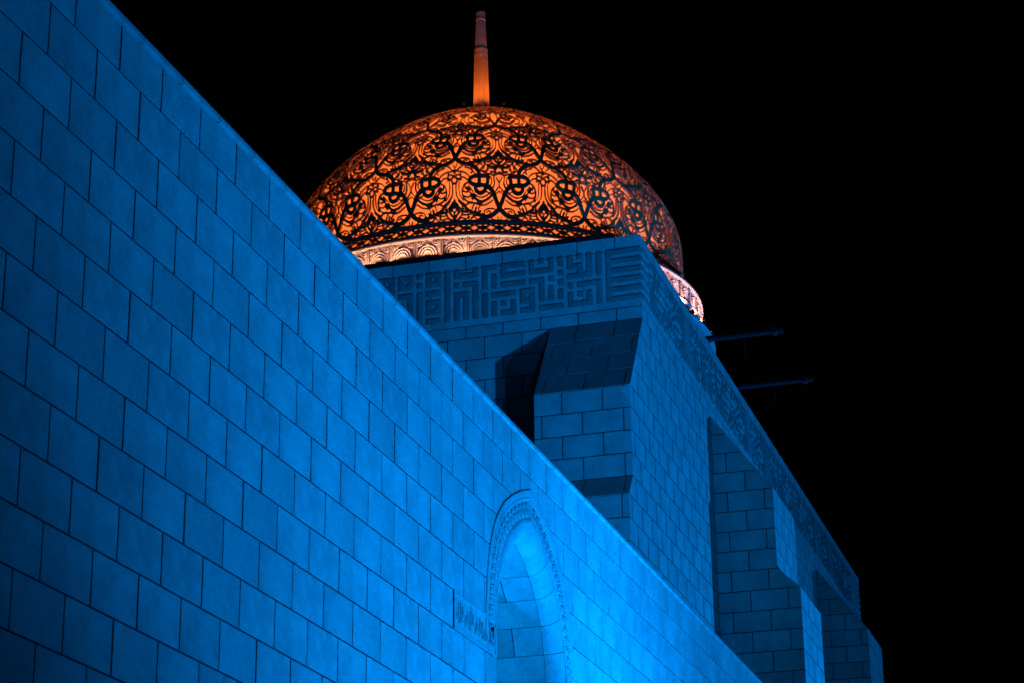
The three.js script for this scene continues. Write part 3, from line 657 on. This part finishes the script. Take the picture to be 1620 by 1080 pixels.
  for (let i = 0; i < P.count; i++) { const a = P.getX(i) / 5.92, r = 5.88 + P.getZ(i), y = 23.44 + P.getY(i); P.setXYZ(i, Math.sin(a) * r, y, Math.cos(a) * r); }
  merged.computeVertexNormals();
  for (let i = 0; i < NF; i++) { const m = part(i ? `carved_fan_${String(i).padStart(3, '0')}` : 'carved_fan', merged, M.marble, dome); m.position.set(DX, 0, DZ); m.rotation.y = i * fa; }
  // finial
  const fin = part('finial', lathe([[0.0, 30.18], [0.34, 30.2], [0.34, 30.27], [0.29, 30.33], [0.27, 30.36], [0.275, 30.385], [0.232, 30.42], [0.228, 30.5], [0.2, 31.9], [0.205, 31.92], [0.205, 31.95], [0.196, 31.97], [0.195, 32.1], [0.2, 32.12], [0.2, 32.15], [0.192, 32.17], [0.19, 32.27], [0.195, 32.29], [0.195, 32.33], [0.17, 32.36], [0.17, 32.4]], 40), M.gilt, dome); fin.position.set(DX - 0.05, 0, DZ);
  // reeded upper shaft with toothed ends
  const reed = []; for (let i = 0; i < 14; i++) { const a = i / 14 * Math.PI * 2, q = new THREE.CylinderGeometry(0.026, 0.034, 0.86, 6); q.translate(Math.sin(a) * 0.0, 0, 0); q.rotateX(-0.03); q.translate(0, 32.83, 0.125); q.rotateY(a); reed.push(q); }
  const core = new THREE.CylinderGeometry(0.12, 0.15, 0.95, 24); core.translate(0, 32.86, 0); reed.push(core);
  const up = part('reeded_shaft', mergeGeometries(reed), M.gilt, fin);
  part('finial_cap', lathe([[0.13, 33.26], [0.148, 33.28], [0.148, 33.3], [0.135, 33.32], [0.132, 33.46], [0.142, 33.48], [0.14, 33.53], [0.11, 33.57], [0.0, 33.59]], 32), M.gilt, fin);
}
// lamps of the dome: one lamp added inside to make the shell glow, small uplights round the drum and at the finial foot
{
  const bulb = (x, y, z, r, mat, color, cd, name) => {
    const b = part(name, new THREE.SphereGeometry(r, 16, 12), mat, dome); b.position.set(x, y, z); b.castShadow = false;
    const l = new THREE.PointLight(color, cd); l.name = name + '_light'; l.position.set(0, 0, 0); l.castShadow = true; l.shadow.radius = r / 0.02; b.add(l);
  };
  bulb(DX, 26.2, DZ, 0.2, M.orangeLens, ORANGE, 195, 'added_inner_lamp');  // added lamp, replaces lamps between shell and lattice
  const uplight = (ang, r, y, aimR, aimY, color, cd, angle, mat, name) => {
    const p = V3(DX + Math.sin(ang) * r, y, DZ + Math.cos(ang) * r), t = V3(DX + Math.sin(ang) * aimR, aimY, DZ + Math.cos(ang) * aimR), d = t.clone().sub(p).normalize();
    const h = part(name, new THREE.CylinderGeometry(0.05, 0.035, 0.1, 12), M.dark, dome); h.position.copy(p).addScaledVector(d, -0.06); h.quaternion.setFromUnitVectors(V3(0, 1, 0), d);
    const e = part('lens', new THREE.CylinderGeometry(0.04, 0.04, 0.006, 12), mat, h); e.position.set(0, 0.054, 0);
    const l = new THREE.SpotLight(color, cd, 0, angle, 0.8); l.name = name + '_light'; l.position.set(0, 0.07, 0); l.target.position.set(0, 1, 0); l.castShadow = true; l.shadow.radius = 2; h.add(l); h.add(l.target); l.target.name = 'aim';
  };
  for (let i = 0; i < 44; i++) uplight((i + 0.5) / 44 * Math.PI * 2, 6.2, 23.05, 5.9, 23.8, PEACH, 7, 0.7, M.peachLens, 'drum_uplight');
  for (let i = 0; i < 6; i++) uplight(0.85 + i / 6 * Math.PI * 2, 1.05, 30.2, 0.0, 31.6, ORANGE, 8, 0.6, M.orangeLens, 'finial_uplight');
}

// ------------------------------------------------------------------ lamp booms over the roof edge
function boom(z, x0, x1, y, label) {
  const o = thing('lamp_boom', label, 'lamp boom', 'dark booms reaching out over the roof edge');
  o.position.set(x0, y, z);
  const L = x1 - x0;
  const tube = new THREE.CylinderGeometry(0.06, 0.08, L + 1.2, 14); tube.rotateZ(-Math.PI / 2); tube.translate((L - 1.2) / 2, 0, 0);
  part('arm', tube, M.boom, o);
  const foot = new THREE.BoxGeometry(0.3, 0.55, 0.3); foot.translate(-1.1, -0.2, 0); part('foot', foot, M.boom, o);
  const head = new THREE.CylinderGeometry(0.085, 0.085, 0.2, 18); head.rotateX(Math.PI / 2); head.translate(L + 0.06, 0.0, 0); part('lamp_head', head, M.boom, o);
  const rim = new THREE.TorusGeometry(0.06, 0.018, 8, 20); rim.translate(L + 0.06, 0.0, 0.105); part('rim', rim, M.boom, o);
  const tip = new THREE.BoxGeometry(0.12, 0.09, 0.1); tip.translate(L + 0.2, 0, 0); part('bracket', tip, M.boom, o);
  const stay = new THREE.CylinderGeometry(0.01, 0.01, 0.5, 6); stay.translate(L * 0.55, -0.3, 0); part('hanger', stay, M.boom, o);
}
boom(-47.5, X1, -8.05, 19.82, 'dark horizontal boom over the roof edge, just below the dome drum');
boom(-50.9, X1, -7.95, 19.82, 'dark horizontal boom over the roof edge, farther down the side from the dome');

// ------------------------------------------------------------------ blue floodlights on the ground
function flood(label, { at, to, cd, ang, pen }, foot = 0) {
  const o = thing('floodlight', label, 'floodlight');
  o.position.set(at[0], foot, at[2]); at = [at[0], at[1] - foot, at[2]]; to = [to[0], to[1] - foot, to[2]];
  const d = V3(...to).sub(V3(...at)).normalize(), head = new THREE.Group(); head.name = 'head'; head.position.set(0, at[1], 0); head.quaternion.setFromUnitVectors(V3(0, 0, 1), d); o.add(head);
  const post = new THREE.CylinderGeometry(0.04, 0.05, at[1] - 0.35, 12); post.translate(0, (at[1] - 0.35) / 2, 0); part('post', post, M.dark, o);
  const base = new THREE.CylinderGeometry(0.22, 0.24, 0.05, 20); base.translate(0, 0.026, 0); part('base', base, M.dark, o);
  const yoke = new THREE.TorusGeometry(0.3, 0.02, 6, 16, Math.PI); yoke.rotateZ(Math.PI); yoke.translate(0, at[1] - 0.06, -0.06); part('yoke', yoke, M.dark, o);
  const body = new THREE.BoxGeometry(0.5, 0.36, 0.16); body.translate(0, 0, -0.11); part('housing', body, M.dark, head);
  const fins = []; for (let i = 0; i < 7; i++) { const q = new THREE.BoxGeometry(0.02, 0.32, 0.07); q.translate(-0.21 + i * 0.07, 0, -0.225); fins.push(q); } part('cooling_fins', mergeGeometries(fins), M.dark, head);
  const lens = new THREE.BoxGeometry(0.44, 0.3, 0.012); lens.translate(0, 0, -0.022); part('lens', lens, M.blueLens, head);
  const l = new THREE.SpotLight(BLUE, cd, 0, ang, pen); l.name = 'flood_beam'; l.position.set(0, 0, 0.02); l.target.position.set(0, 0, 5); l.target.name = 'aim'; l.castShadow = true; l.shadow.radius = 7; head.add(l); head.add(l.target);
}
flood('blue floodlight standing close to the foot of the arched wall', LAMPS.wallUp);
flood('blue floodlight on a post across the court, aimed at the side of the hall', LAMPS.side);
flood('blue floodlight on the arcade roof at the foot of the hall front', LAMPS.roof, 10.22);
flood('blue floodlight on a short post in the court, facing the plain ashlar wall', LAMPS.court);
flood('blue floodlight facing the side of the hall beside its first buttress', LAMPS.east);
flood('blue narrow floodlight on a post, aimed high at the dome', LAMPS.dome);
flood('added blue floodlight brightening the far end of the hall side', LAMPS.far);

settleStones();
scene.traverse((o) => { if (o.isMesh) { o.receiveShadow = true; } });
renderer.render(scene, camera);
